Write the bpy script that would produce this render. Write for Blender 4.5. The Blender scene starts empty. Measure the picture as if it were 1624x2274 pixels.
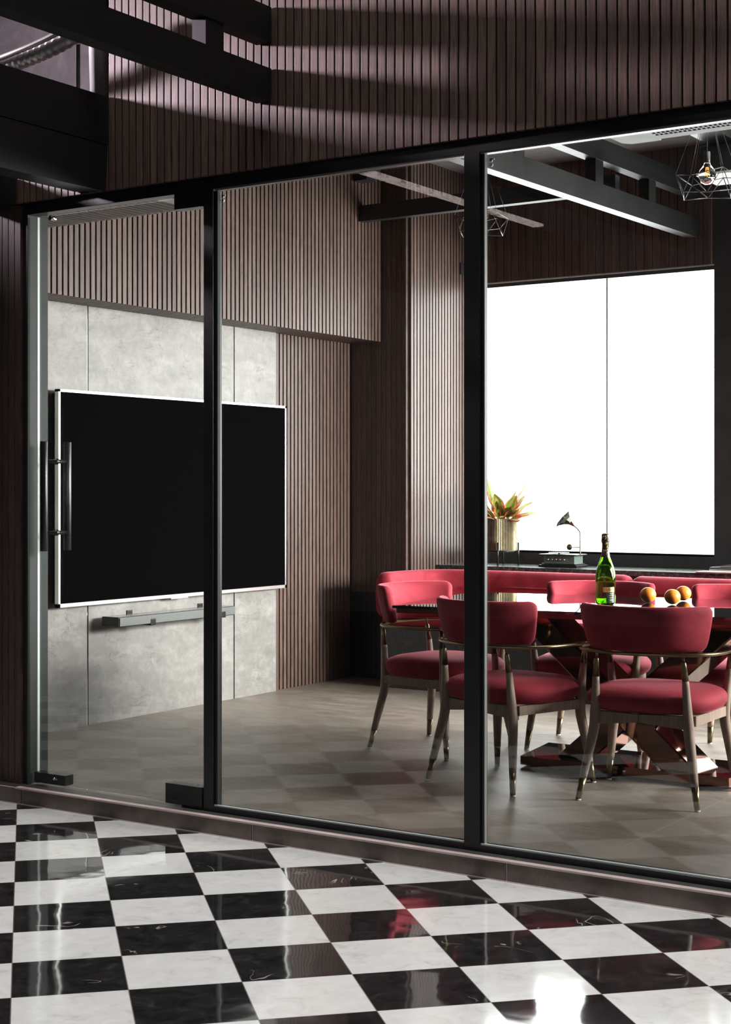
import bpy, bmesh, math, random
from mathutils import Vector, Matrix
random.seed(7)
PI = math.pi
sc = bpy.context.scene
col = sc.collection

# ------------------------------------------------------------------ camera, light, exposure
H = 1.3
cam_d = bpy.data.cameras.new('camera')
cam = bpy.data.objects.new('camera', cam_d); col.objects.link(cam)
cam.location = (0, 0, H)
cam.rotation_euler = (PI/2, 0, math.radians(33.6))
cam_d.sensor_fit = 'VERTICAL'; cam_d.sensor_height = 36; cam_d.sensor_width = 24
cam_d.lens = 3418/2274*36
cam_d.shift_y = -(1137-1088)/2274
cam_d.clip_end = 100
sc.camera = cam
sc.view_settings.view_transform = 'Standard'
sc.view_settings.look = 'None'
sc.view_settings.gamma = 1
sc.view_settings.exposure = 0.0
sc.view_settings.use_curve_mapping = False
sc.cycles.max_bounces = 10
sc.cycles.transparent_max_bounces = 24
sc.cycles.transmission_bounces = 12
sc.cycles.sample_clamp_indirect = 6
sc.cycles.caustics_reflective = False
sc.cycles.caustics_refractive = False
world = bpy.data.worlds.new('world'); sc.world = world; world.use_nodes = True
bg = world.node_tree.nodes['Background']
bg.inputs[0].default_value = (0.90, 0.88, 0.92, 1); bg.inputs[1].default_value = 0.035

def area(name, loc, target, sx, sy, power, color=(1, 1, 1), spread=180):
    d = bpy.data.lights.new(name, 'AREA'); d.shape = 'RECTANGLE'; d.size = sx; d.size_y = sy
    d.energy = power; d.color = color; d.spread = math.radians(spread)
    o = bpy.data.objects.new(name, d); col.objects.link(o); o.location = loc
    o.rotation_euler = (Vector(target)-Vector(loc)).to_track_quat('-Z', 'Y').to_euler()
    return o
WIN_STRENGTH = 10.0
area('hall_skylight', (-2.2, 3.35, 9.0), (-2.2, 3.3, 0), 6.8, 1.3, 190, (1, 0.99, 0.98), 80)
area('hall_clerestory', (-8.6, 2.6, 3.95), (-3.4, 4.5, 2.95), 0.45, 0.45, 26, (1.0, 0.84, 0.95), 26)
area('room_ceiling_fill', (-2.4, 6.9, 3.38), (-5.2, 6.2, 0.2), 1.6, 1.2, 38, (1, 0.95, 0.90))  # added fill under the ceiling to brighten the room, no fixture there
area('room_side_fill', (1.45, 7.9, 1.75), (-4.6, 6.75, 0.35), 2.2, 1.8, 350, (1, 0.97, 0.94), 62)  # added fill from the right for stone wall and chairs, no window in that wall

# ------------------------------------------------------------------ helpers
def tag(o, label=None, cat=None, group=None, kind=None):
    if label: o['label'] = label
    if cat: o['category'] = cat
    if group: o['group'] = group
    if kind: o['kind'] = kind
    return o

def empty(name, loc=(0, 0, 0), rz=0):
    o = bpy.data.objects.new(name, None); col.objects.link(o)
    o.location = loc; o.rotation_euler = (0, 0, rz); o.empty_display_size = .1
    return o

class MB:
    def __init__(s): s.bm = bmesh.new(); s.uv = None
    def box(s, a, b, bev=0):
        x0, x1 = sorted((a[0], b[0])); y0, y1 = sorted((a[1], b[1])); z0, z1 = sorted((a[2], b[2]))
        v = [s.bm.verts.new(p) for p in ((x0,y0,z0),(x1,y0,z0),(x1,y1,z0),(x0,y1,z0),(x0,y0,z1),(x1,y0,z1),(x1,y1,z1),(x0,y1,z1))]
        fs = [s.bm.faces.new([v[i] for i in q]) for q in ((3,2,1,0),(4,5,6,7),(0,1,5,4),(1,2,6,5),(2,3,7,6),(3,0,4,7))]
        if bev:
            es = list({e for f in fs for e in f.edges})
            bmesh.ops.bevel(s.bm, geom=es, offset=bev, segments=3, affect='EDGES', profile=.6)
        return s
    def prism(s, pts, z0, z1):
        n = len(pts)
        a = [s.bm.verts.new((p[0], p[1], z0)) for p in pts]; b = [s.bm.verts.new((p[0], p[1], z1)) for p in pts]
        s.bm.faces.new(a[::-1]); s.bm.faces.new(b)
        for i in range(n): s.bm.faces.new((a[i], a[(i+1) % n], b[(i+1) % n], b[i]))
        return s
    def hull8(s, lo, hi):
        a = [s.bm.verts.new(p) for p in lo]; b = [s.bm.verts.new(p) for p in hi]; n = len(lo)
        s.bm.faces.new(a[::-1]); s.bm.faces.new(b)
        for i in range(n): s.bm.faces.new((a[i], a[(i+1) % n], b[(i+1) % n], b[i]))
        return s
    def tube(s, pts, rad, seg=12, caps=True, closed=False, flat=1.0):
        pts = [Vector(p) for p in pts]; n = len(pts)
        if not isinstance(rad, (list, tuple)): rad = [rad]*n
        rings = []; up = None
        for i, p in enumerate(pts):
            if closed: d = pts[(i+1) % n]-pts[i-1]
            else: d = pts[min(i+1, n-1)]-pts[max(i-1, 0)]
            d.normalize()
            if up is None:
                up = Vector((0, 0, 1)) if abs(d.z) < .9 else Vector((1, 0, 0))
            x = up.cross(d).normalized(); y = d.cross(x).normalized(); up = y
            rings.append([s.bm.verts.new(p+x*math.cos(2*PI*k/seg)*rad[i]+y*math.sin(2*PI*k/seg)*rad[i]*flat) for k in range(seg)])
        m = n if closed else n-1
        for i in range(m):
            a, b = rings[i], rings[(i+1) % n]
            for k in range(seg):
                s.bm.faces.new((a[k], a[(k+1) % seg], b[(k+1) % seg], b[k])).smooth = True
        if caps and not closed:
            s.bm.faces.new(rings[0][::-1]); s.bm.faces.new(rings[-1])
        return s
    def lathe(s, prof, seg=32, c=(0, 0), caps=True):
        rings = []
        for r, z in prof:
            if r < 1e-6: rings.append([s.bm.verts.new((c[0], c[1], z))])
            else: rings.append([s.bm.verts.new((c[0]+r*math.cos(2*PI*k/seg), c[1]+r*math.sin(2*PI*k/seg), z)) for k in range(seg)])
        for a, b in zip(rings, rings[1:]):
            for k in range(seg):
                q = []
                for v in (a[k % len(a)], a[(k+1) % seg % len(a)], b[(k+1) % seg % len(b)], b[k % len(b)]):
                    if v not in q: q.append(v)
                if len(q) > 2: s.bm.faces.new(q).smooth = True
        if caps:
            if len(rings[0]) > 2: s.bm.faces.new(rings[0][::-1])
            if len(rings[-1]) > 2: s.bm.faces.new(rings[-1])
        return s
    def xf(s, m): bmesh.ops.transform(s.bm, matrix=m, verts=s.bm.verts); return s
    def build(s, name, m, parent=None, fix=True):
        if fix: bmesh.ops.recalc_face_normals(s.bm, faces=s.bm.faces)
        me = bpy.data.meshes.new(name); s.bm.to_mesh(me); s.bm.free()
        if m: me.materials.append(m)
        o = bpy.data.objects.new(name, me); col.objects.link(o)
        if parent: o.parent = parent
        return o

def box(name, a, b, m, parent=None, bev=0):
    mb = MB(); mb.box(a, b, bev); o = mb.build(name, m, parent)
    return o

def sweep(path, thick, h, R, zc, seg=20, n=4.0, tilt=0.0, lean=0.0):
    """upholstered roll: plan path, thickness and height, corner radius R at both ends"""
    pts = [Vector((p[0], p[1], 0)) for p in path]
    L = [0]
    for a, b in zip(pts, pts[1:]): L.append(L[-1]+(b-a).length)
    T = L[-1]; N = 44; out = []
    def at(d):
        for i in range(len(L)-1):
            if d <= L[i+1] or i == len(L)-2:
                f = (d-L[i])/(L[i+1]-L[i]); return pts[i].lerp(pts[i+1], f)
    ds = []
    for i in range(9): ds.append(R*(1-math.cos(PI/2*i/8)))
    for i in range(1, N): ds.append(R+(T-2*R)*i/N)
    for i in range(9): ds.append(T-R+R*math.sin(PI/2*i/8))
    mb = MB(); rings = []
    for d in ds:
        p = at(min(max(d, 0), T)); a = at(max(d-.004, 0)); b = at(min(d+.004, T)); t = (b-a).normalized()
        nn = Vector((-t.y, t.x, 0))
        e = min(d, T-d)
        if e < R:
            cut = R-math.sqrt(max(0, R*R-(R-e)**2))
        else: cut = 0
        hh = h/2-cut; th = thick/2
        rt = min(thick/2, .5*R)
        if e < rt: th = thick/2*math.sqrt(max(.0025, 1-((rt-e)/rt)**2))
        ring = []
        for k in range(seg):
            an = 2*PI*k/seg; c, s_ = math.cos(an), math.sin(an)
            x = th*math.copysign(abs(c)**(2/n), c); z = hh*math.copysign(abs(s_)**(2/n), s_)
            off = x+lean*(z)
            ring.append(mb.bm.verts.new((p.x+nn.x*off, p.y+nn.y*off, zc+z)))
        rings.append(ring)
    for a, b in zip(rings, rings[1:]):
        for k in range(seg): mb.bm.faces.new((a[k], a[(k+1) % seg], b[(k+1) % seg], b[k])).smooth = True
    mb.bm.faces.new(rings[0][::-1]); mb.bm.faces.new(rings[-1])
    return mb

def curve_pts(ctrl, n=24):
    """Catmull-Rom through control points"""
    P = [Vector(p) for p in ctrl]; P = [2*P[0]-P[1]]+P+[2*P[-1]-P[-2]]
    out = []
    for i in range(1, len(P)-2):
        for k in range(n):
            t = k/n; a, b, c, d = P[i-1], P[i], P[i+1], P[i+2]
            out.append(.5*((2*b)+(c-a)*t+(2*a-5*b+4*c-d)*t*t+(-a+3*b-3*c+d)*t**3))
    out.append(P[-2]); return out

def copy_tree(o, parent=None):
    c = o.copy(); col.objects.link(c)
    if parent: c.parent = parent
    for ch in o.children: copy_tree(ch, c)
    return c

# ------------------------------------------------------------------ materials
def new_mat(name):
    m = bpy.data.materials.new(name); m.use_nodes = True
    return m, m.node_tree, m.node_tree.nodes['Principled BSDF']
def pset(b, **k):
    names = {'color': 'Base Color', 'rough': 'Roughness', 'metal': 'Metallic', 'spec': 'Specular IOR Level', 'trans': 'Transmission Weight',
             'ior': 'IOR', 'coat': 'Coat Weight', 'coatr': 'Coat Roughness', 'sheen': 'Sheen Weight', 'sheenr': 'Sheen Roughness', 'sheent': 'Sheen Tint',
             'em': 'Emission Color', 'ems': 'Emission Strength', 'alpha': 'Alpha'}
    for a, v in k.items():
        if isinstance(v, tuple) and len(v) == 3: v = (*v, 1)
        b.inputs[names[a]].default_value = v
def nd(nt, t, **k):
    n = nt.nodes.new(t)
    for a, v in k.items():
        if a in n.inputs.keys() if isinstance(a, str) else False: n.inputs[a].default_value = v
        else: setattr(n, a, v)
    return n
def coords(nt, scale=(1, 1, 1), rot=(0, 0, 0), loc=(0, 0, 0)):
    tc = nt.nodes.new('ShaderNodeTexCoord'); mp = nt.nodes.new('ShaderNodeMapping')
    mp.inputs['Scale'].default_value = scale; mp.inputs['Rotation'].default_value = rot; mp.inputs['Location'].default_value = loc
    nt.links.new(tc.outputs['Object'], mp.inputs['Vector']); return mp.outputs['Vector']
def noise(nt, vec, scale, detail=4, rough=.5, dist=0):
    n = nt.nodes.new('ShaderNodeTexNoise'); n.inputs['Scale'].default_value = scale; n.inputs['Detail'].default_value = detail
    n.inputs['Roughness'].default_value = rough; n.inputs['Distortion'].default_value = dist
    nt.links.new(vec, n.inputs['Vector']); return n.outputs['Fac']
def ramp(nt, fac, stops):
    r = nt.nodes.new('ShaderNodeValToRGB'); e = r.color_ramp.elements
    while len(e) < len(stops): e.new(.5)
    for i, (p, c) in enumerate(stops): e[i].position = p; e[i].color = (*c, 1) if len(c) == 3 else c
    nt.links.new(fac, r.inputs[0]); return r.outputs[0]
def bump(nt, b, h, strength, dist=.01):
    n = nt.nodes.new('ShaderNodeBump'); n.inputs['Strength'].default_value = strength; n.inputs['Distance'].default_value = dist
    nt.links.new(h, n.inputs['Height']); nt.links.new(n.outputs[0], b.inputs['Normal'])
def math_n(nt, op, a, b=None):
    n = nt.nodes.new('ShaderNodeMath'); n.operation = op
    for i, v in enumerate((a, b)):
        if v is None: continue
        if isinstance(v, (int, float)): n.inputs[i].default_value = v
        else: nt.links.new(v, n.inputs[i])
    return n.outputs[0]
def mixc(nt, f, a, b, typ='MIX'):
    n = nt.nodes.new('ShaderNodeMix'); n.data_type = 'RGBA'; n.blend_type = typ
    for i, v in ((0, f), (6, a), (7, b)):
        if isinstance(v, (int, float)): n.inputs[i].default_value = v
        elif isinstance(v, tuple): n.inputs[i].default_value = (*v, 1) if len(v) == 3 else v
        else: nt.links.new(v, n.inputs[i])
    return n.outputs[2]
def simple(name, color, rough=.5, metal=0, **k):
    m, nt, b = new_mat(name); pset(b, color=color, rough=rough, metal=metal, **k)
    v = coords(nt); f = noise(nt, v, 14, 3)
    r = nt.nodes.new('ShaderNodeMapRange'); r.inputs[3].default_value = max(0, rough*.85); r.inputs[4].default_value = min(1, rough*1.15)
    nt.links.new(f, r.inputs[0]); nt.links.new(r.outputs[0], b.inputs['Roughness'])
    return m

def wood_slats(name, axis, pitch, dark, light):
    """walnut laminate: grain along z (or y for the soffit), tone changes from slat to slat"""
    m, nt, b = new_mat(name)
    tc = nt.nodes.new('ShaderNodeTexCoord'); sp = nt.nodes.new('ShaderNodeSeparateXYZ'); nt.links.new(tc.outputs['Object'], sp.inputs[0])
    a = sp.outputs[axis]
    idx = math_n(nt, 'FLOOR', math_n(nt, 'DIVIDE', a, pitch))
    wn = nt.nodes.new('ShaderNodeTexWhiteNoise'); wn.noise_dimensions = '1D'; nt.links.new(idx, wn.inputs['W'])
    cb = nt.nodes.new('ShaderNodeCombineXYZ')
    long = sp.outputs[1 if name.endswith('soffit') else 2]
    nt.links.new(a, cb.inputs[0]); nt.links.new(wn.outputs['Value'], cb.inputs[1])
    nt.links.new(long, cb.inputs[2])
    mp = nt.nodes.new('ShaderNodeMapping'); mp.inputs['Scale'].default_value = (95, 40, 4.2); nt.links.new(cb.outputs[0], mp.inputs['Vector'])
    g = noise(nt, mp.outputs[0], 1.0, 5, .6, 1.6)
    mp2 = nt.nodes.new('ShaderNodeMapping'); mp2.inputs['Scale'].default_value = (420, 40, 9); nt.links.new(cb.outputs[0], mp2.inputs['Vector'])
    g2 = noise(nt, mp2.outputs[0], 1.0, 3, .6, .4)
    f = math_n(nt, 'ADD', math_n(nt, 'MULTIPLY', g, .7), math_n(nt, 'MULTIPLY', g2, .3))
    c = ramp(nt, f, [(.32, dark), (.5, tuple((x+y)/2 for x, y in zip(dark, light))), (.66, light)])
    tone = nt.nodes.new('ShaderNodeMapRange'); tone.inputs[3].default_value = .78; tone.inputs[4].default_value = 1.15
    nt.links.new(wn.outputs['Value'], tone.inputs[0])
    c2 = mixc(nt, 1.0, c, (1, 1, 1), 'MULTIPLY')
    n = c2.node; cv = nt.nodes.new('ShaderNodeCombineColor')
    for i in range(3): nt.links.new(tone.outputs[0], cv.inputs[i])
    nt.links.new(cv.outputs[0], n.inputs[7])
    nt.links.new(c2, b.inputs['Base Color']); pset(b, rough=.42, spec=.4)
    bump(nt, b, g2, .08, .002)
    return m
WD, WL = (.036, .020, .016), (.128, .083, .068)
M = {}
M['slat_x'] = wood_slats('walnut_slats_front', 0, .0367, WD, WL)
M['slat_y'] = wood_slats('walnut_slats_side', 1, .039, tuple(v*1.1 for v in WD), tuple(v*1.12 for v in WL))
M['slat_xi'] = wood_slats('walnut_slats_inner', 0, .039, WD, WL)
M['slat_sof'] = wood_slats('walnut_slats_soffit', 0, .039, tuple(v*1.1 for v in WD), tuple(v*1.12 for v in WL))
M['groove'] = simple('slat_backing', (.012, .009, .008), .7)
M['black'] = simple('black_painted_steel', (.012, .012, .013), .32)
M['beam'] = simple('black_beam_paint', (.010, .010, .010), .38)
M['beam_hall'] = simple('matt_black_steel', (.0045, .0045, .0045), .6, spec=.25)
M['blackfit'] = simple('black_anodised_fitting', (.010, .010, .010), .28)
M['jamb'] = simple('brushed_grey_steel', (.030, .036, .033), .55, 0, spec=.18)
M['seal'] = simple('polished_glass_edge', (.72, .80, .76), .2)
M['chrome'] = simple('chrome', (.85, .85, .85), .12, 1)
M['bezel'] = simple('silver_bezel', (.62, .61, .60), .3, .85)
M['brass'] = simple('aged_brass', (.26, .21, .12), .3, 1)
M['bronze'] = simple('dark_bronze_cap', (.20, .165, .10), .3, 1)
M['white_paint'] = simple('white_plastic', (.8, .8, .8), .45)
M['panel_grey'] = simple('light_grey_panel', (.17, .175, .172), .6)
M['rubber'] = simple('white_glide', (.75, .75, .72), .5)

def mat_marble():
    m, nt, b = new_mat('grey_veined_stone'); v = coords(nt, (1, 1, 1), (0, 0, 0))
    mp = nt.nodes.new('ShaderNodeMapping'); mp.inputs['Rotation'].default_value = (math.radians(-40), 0, 0); mp.inputs['Scale'].default_value = (1, 2.0, 6.5)
    nt.links.new(v, mp.inputs['Vector'])
    n0 = noise(nt, mp.outputs[0], 1.6, 6, .6, .3)
    n1 = noise(nt, mp.outputs[0], 1.9, 10, .66, .55)
    n2 = noise(nt, v, 16, 8, .68, .9)
    ridge = math_n(nt, 'ABSOLUTE', math_n(nt, 'SUBTRACT', n1, .5))
    c = ramp(nt, math_n(nt, 'ADD', math_n(nt, 'MULTIPLY', n0, .5), math_n(nt, 'MULTIPLY', n2, .5)),
             [(.34, (.135, .128, .119)), (.5, (.185, .176, .167)), (.64, (.25, .24, .228))])
    vein = ramp(nt, ridge, [(0, (.50, .49, .48)), (.006, (.78, .77, .76)), (.018, (1, 1, 1))])
    m2 = ramp(nt, noise(nt, v, 5.5, 3, .6, .3), [(.50, (0, 0, 0)), (.62, (1, 1, 1))])
    vv = mixc(nt, m2, (1, 1, 1), vein)
    c = mixc(nt, 1.0, c, vv, 'MULTIPLY')
    nt.links.new(c, b.inputs['Base Color']); pset(b, rough=.42, spec=.4); return m
M['marble'] = mat_marble()

def mat_checker():
    m, nt, b = new_mat('black_and_white_polished_marble')
    T, A = .2975, math.radians(46.03)
    tc = nt.nodes.new('ShaderNodeTexCoord')
    mp = nt.nodes.new('ShaderNodeMapping'); mp.vector_type = 'TEXTURE'
    mp.inputs['Location'].default_value = (-2.744, 3.834, 0); mp.inputs['Rotation'].default_value = (0, 0, A); mp.inputs['Scale'].default_value = (T, T, T)
    nt.links.new(tc.outputs['Object'], mp.inputs['Vector'])
    sp = nt.nodes.new('ShaderNodeSeparateXYZ'); nt.links.new(mp.outputs[0], sp.inputs[0])
    u, v = sp.outputs[0], sp.outputs[1]
    iu, iv = math_n(nt, 'FLOOR', u), math_n(nt, 'FLOOR', v)
    par = math_n(nt, 'FLOORED_MODULO', math_n(nt, 'ADD', iu, iv), 2)     # cell (0,-1) is black -> sum odd -> black
    cell = nt.nodes.new('ShaderNodeCombineXYZ'); nt.links.new(iu, cell.inputs[0]); nt.links.new(iv, cell.inputs[1])
    wn = nt.nodes.new('ShaderNodeTexWhiteNoise'); nt.links.new(cell.outputs[0], wn.inputs['Vector'])
    # grout distance
    fu = math_n(nt, 'SUBTRACT', u, iu); fv = math_n(nt, 'SUBTRACT', v, iv)
    du = math_n(nt, 'MINIMUM', fu, math_n(nt, 'SUBTRACT', 1, fu)); dv = math_n(nt, 'MINIMUM', fv, math_n(nt, 'SUBTRACT', 1, fv))
    dg = math_n(nt, 'MINIMUM', du, dv); gro = math_n(nt, 'LESS_THAN', dg, .0045)
    # per-tile offset vein texture
    off = nt.nodes.new('ShaderNodeVectorMath'); off.operation = 'SCALE'; nt.links.new(wn.outputs['Color'], off.inputs[0]); off.inputs['Scale'].default_value = 30
    ad = nt.nodes.new('ShaderNodeVectorMath'); ad.operation = 'ADD'; nt.links.new(mp.outputs[0], ad.inputs[0]); nt.links.new(off.outputs[0], ad.inputs[1])
    n1 = noise(nt, ad.outputs[0], 1.1, 3, .5, 1.1)
    ridge = math_n(nt, 'ABSOLUTE', math_n(nt, 'SUBTRACT', n1, .5))
    mask = noise(nt, ad.outputs[0], 1.7, 2, .5)
    vein = ramp(nt, ridge, [(0, (1, 1, 1)), (.0035, (.6, .6, .6)), (.008, (0, 0, 0))])
    mk = ramp(nt, mask, [(.60, (0, 0, 0)), (.66, (1, 1, 1))])
    vn = mixc(nt, 1.0, vein, mk, 'MULTIPLY')
    cl = noise(nt, ad.outputs[0], 4.5, 6, .65, .8)
    cblack = ramp(nt, cl, [(.35, (.010, .009, .010)), (.6, (.022, .020, .021)), (.75, (.045, .042, .042))])
    cblack = mixc(nt, vn, cblack, (.42, .38, .34))
    cwhite = ramp(nt, cl, [(.25, (.50, .49, .47)), (.42, (.66, .65, .63)), (.7, (.74, .735, .72))])
    c = mixc(nt, par, cwhite, cblack)
    c = mixc(nt, gro, c, (.16, .15, .14))
    nt.links.new(c, b.inputs['Base Color'])
    r = nt.nodes.new('ShaderNodeMapRange'); nt.links.new(par, r.inputs[0]); r.inputs[3].default_value = .11; r.inputs[4].default_value = .05
    nt.links.new(r.outputs[0], b.inputs['Roughness'])
    pset(b, spec=.55)
    wv = noise(nt, coords(nt), 7.0, 1.5, .5)
    bump(nt, b, wv, .03, .03)
    return m
M['checker'] = mat_checker()

def mat_stone_floor():
    m, nt, b = new_mat('taupe_porcelain_tiles')
    tc = nt.nodes.new('ShaderNodeTexCoord')
    mp = nt.nodes.new('ShaderNodeMapping'); mp.vector_type = 'TEXTURE'
    mp.inputs['Location'].default_value = (-2.2, 7.515, 0); mp.inputs['Scale'].default_value = (1.19, 1.2, 1.2)
    nt.links.new(tc.outputs['Object'], mp.inputs['Vector'])
    sp = nt.nodes.new('ShaderNodeSeparateXYZ'); nt.links.new(mp.outputs[0], sp.inputs[0])
    fs = []
    for i in (0, 1):
        f = math_n(nt, 'FRACT', sp.outputs[i]); fs.append(math_n(nt, 'MINIMUM', f, math_n(nt, 'SUBTRACT', 1, f)))
    g = math_n(nt, 'LESS_THAN', math_n(nt, 'MINIMUM', fs[0], fs[1]), .0016)
    v = coords(nt, (1, 2.6, 1)); n = noise(nt, v, 3.2, 7, .62, 1.0); n2 = noise(nt, coords(nt), 34, 3)
    c = ramp(nt, math_n(nt, 'ADD', math_n(nt, 'MULTIPLY', n, .8), math_n(nt, 'MULTIPLY', n2, .2)),
             [(.32, (.14, .114, .092)), (.5, (.205, .17, .14)), (.68, (.29, .25, .21))])
    c = mixc(nt, g, c, (.30, .27, .23))
    nt.links.new(c, b.inputs['Base Color'])
    r = nt.nodes.new('ShaderNodeMapRange'); nt.links.new(n, r.inputs[0]); r.inputs[3].default_value = .36; r.inputs[4].default_value = .50
    nt.links.new(r.outputs[0], b.inputs['Roughness']); pset(b, spec=.45)
    return m
M['floor_in'] = mat_stone_floor()

def mat_noise(name, stops, scale, rough, detail=6, sc3=(1, 1, 1), dist=.5, bumps=0, **k):
    m, nt, b = new_mat(name); v = coords(nt, sc3); n = noise(nt, v, scale, detail, .62, dist)
    nt.links.new(ramp(nt, n, stops), b.inputs['Base Color']); pset(b, rough=rough, **k)
    if bumps: bump(nt, b, n, bumps, .01)
    return m
M['skirt'] = mat_noise('brown_stone_tile', [(.3, (.085, .062, .054)), (.5, (.125, .093, .082)), (.7, (.165, .128, .112))], 11, .5)
M['steptop'] = mat_noise('dark_step_tile', [(.3, (.045, .043, .042)), (.7, (.075, .070, .068))], 9, .35)
M['trimedge'] = mat_noise('pale_step_trim', [(.3, (.42, .33, .31)), (.7, (.56, .45, .43))], 12, .4)
M['grout'] = simple('pale_grout', (.55, .48, .46), .7)
M['darkstone'] = mat_noise('charcoal_speckled_stone', [(.3, (.012, .014, .015)), (.5, (.022, .024, .026)), (.72, (.055, .057, .058))], 30, .4)
M['darkpanel'] = mat_noise('dark_stone_cladding', [(.3, (.022, .022, .023)), (.7, (.042, .041, .042))], 6, .32)
M['shelfstone'] = mat_noise('green_black_granite', [(.35, (.02, .028, .026)), (.55, (.06, .07, .065)), (.7, (.2, .22, .2))], 40, .22)
M['concrete'] = mat_noise('raw_concrete', [(.3, (.034, .030, .031)), (.5, (.062, .054, .057)), (.7, (.105, .092, .097))], 7, .85, bumps=.35)
M['ceil'] = mat_noise('dark_painted_ceiling', [(.3, (.09, .085, .082)), (.7, (.16, .15, .145))], 3, .6, sc3=(1, 9, 1))
M['galv'] = simple('galvanised_duct', (.62, .58, .57), .32, .9)
M['pipe_grey'] = simple('painted_pipe', (.42, .42, .41), .35)

def mat_velvet():
    m, nt, b = new_mat('crimson_velvet'); v = coords(nt); n = noise(nt, v, 5, 4, .6, .8)
    n2 = noise(nt, v, 180, 2)
    c = ramp(nt, n, [(.3, (.20, .013, .026)), (.5, (.29, .022, .038)), (.7, (.38, .038, .055))])
    nt.links.new(c, b.inputs['Base Color'])
    pset(b, rough=.75, sheen=.5, sheenr=.3, sheent=(1, .30, .38), spec=.25)
    bump(nt, b, math_n(nt, 'ADD', n, math_n(nt, 'MULTIPLY', n2, .15)), .12, .01)
    return m
M['velvet'] = mat_velvet()
def mat_wood(name, dark, light, rot=(0, 0, 0)):
    m, nt, b = new_mat(name); v = coords(nt, (60, 60, 5), rot); n = noise(nt, v, 1.2, 5, .6, .8)
    nt.links.new(ramp(nt, n, [(.3, dark), (.7, light)]), b.inputs['Base Color']); pset(b, rough=.5); return m
M['oak'] = mat_wood('limed_oak', (.22, .15, .115), (.40, .30, .24))

def mat_glass_pane():
    m = bpy.data.materials.new('clear_glazing'); m.use_nodes = True; nt = m.node_tree; nt.nodes.clear()
    out = nt.nodes.new('ShaderNodeOutputMaterial'); mix = nt.nodes.new('ShaderNodeMixShader')
    tr = nt.nodes.new('ShaderNodeBsdfTransparent'); gl = nt.nodes.new('ShaderNodeBsdfGlossy')
    tr.inputs[0].default_value = (.955, .975, .965, 1); gl.inputs['Roughness'].default_value = 0.0
    ge = nt.nodes.new('ShaderNodeNewGeometry'); dp = nt.nodes.new('ShaderNodeVectorMath'); dp.operation = 'DOT_PRODUCT'
    nt.links.new(ge.outputs['Incoming'], dp.inputs[0]); nt.links.new(ge.outputs['Normal'], dp.inputs[1])
    c = math_n(nt, 'ABSOLUTE', dp.outputs['Value'])
    f = math_n(nt, 'ADD', .052, math_n(nt, 'MULTIPLY', .948, math_n(nt, 'POWER', math_n(nt, 'SUBTRACT', 1, c), 5)))
    nt.links.new(f, mix.inputs[0]); nt.links.new(tr.outputs[0], mix.inputs[1]); nt.links.new(gl.outputs[0], mix.inputs[2])
    nt.links.new(mix.outputs[0], out.inputs[0]); return m
M['glass'] = mat_glass_pane()
def mat_window():
    m = bpy.data.materials.new('frosted_daylight_glass'); m.use_nodes = True; nt = m.node_tree; nt.nodes.clear()
    out = nt.nodes.new('ShaderNodeOutputMaterial'); em = nt.nodes.new('ShaderNodeEmission')
    n = noise(nt, coords(nt), .6, 1)
    nt.links.new(ramp(nt, n, [(.2, (.93, .95, .94)), (.8, (1, 1, 1))]), em.inputs[0]); em.inputs[1].default_value = WIN_STRENGTH
    nt.links.new(em.outputs[0], out.inputs[0]); return m
M['daylight'] = mat_window()
M['tabletop'] = simple('black_mirror_glass', (.008, .009, .010), .015, 0, spec=1.0)
M['copper'] = simple('rose_copper_mirror', (.19, .10, .075), .05, 1)
M['copper_edge'] = simple('red_copper_band', (.13, .030, .026), .3, .7)
M['screen'] = simple('matt_black_screen', (.0012, .0012, .0012), .5, spec=.0)
M['bar'] = simple('soundbar_mesh', (.16, .17, .165), .45, .3)
M['soundtop'] = simple('soundbar_gloss_top', (.03, .03, .03), .1)
M['lens'] = simple('gold_foil', (.75, .55, .22), .3, .9)

# ------------------------------------------------------------------ setting: floors and step
def structure(o): o['kind'] = 'structure'; return o
structure(box('floor', (-9.5, 2.2, -.05), (3.5, 4.62, 0), M['checker']))
structure(box('floor', (-9.5, -4.5, -.05), (3.5, 2.2, -.001), M['darkpanel']))
structure(box('floor', (-6.0, 4.60, 0), (1.6, 9.6, .069), M['floor_in']))
st = structure(box('trim_1', (-9.5, 4.512, 0), (3.5, 4.60, .066), M['grout']))
xs = [-9.44, -8.25, -7.06, -5.87, -4.70, -3.50, -2.435, -1.24, -.05, 1.15, 2.35, 3.5]
for a, b in zip(xs, xs[1:]):
    box('step_tile', (a+.003, 4.508, .002), (b-.003, 4.53, .064), M['skirt'], st)
    box('step_top_tile', (a+.002, 4.52, .060), (b-.002, 4.62, .0685), M['steptop'], st)
box('grout_line', (-9.4, 4.5065, 0), (3.5, 4.512, .0035), M['grout'], st)
box('edge_trim', (-4.735, 4.504, .0635), (3.5, 4.532, .0700), M['trimedge'], st)

# ------------------------------------------------------------------ slatted walls
def slats(name, rng, pitch, w, fn, m, parent):
    mb = MB(); a = rng[0]
    k0 = math.ceil(rng[0]/pitch); k1 = math.floor(rng[1]/pitch)
    for k in range(k0, k1):
        s = k*pitch+(pitch-w)/2; fn(mb, s, s+w)
    return mb.build(name, m, parent)
YS = 4.55
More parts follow.
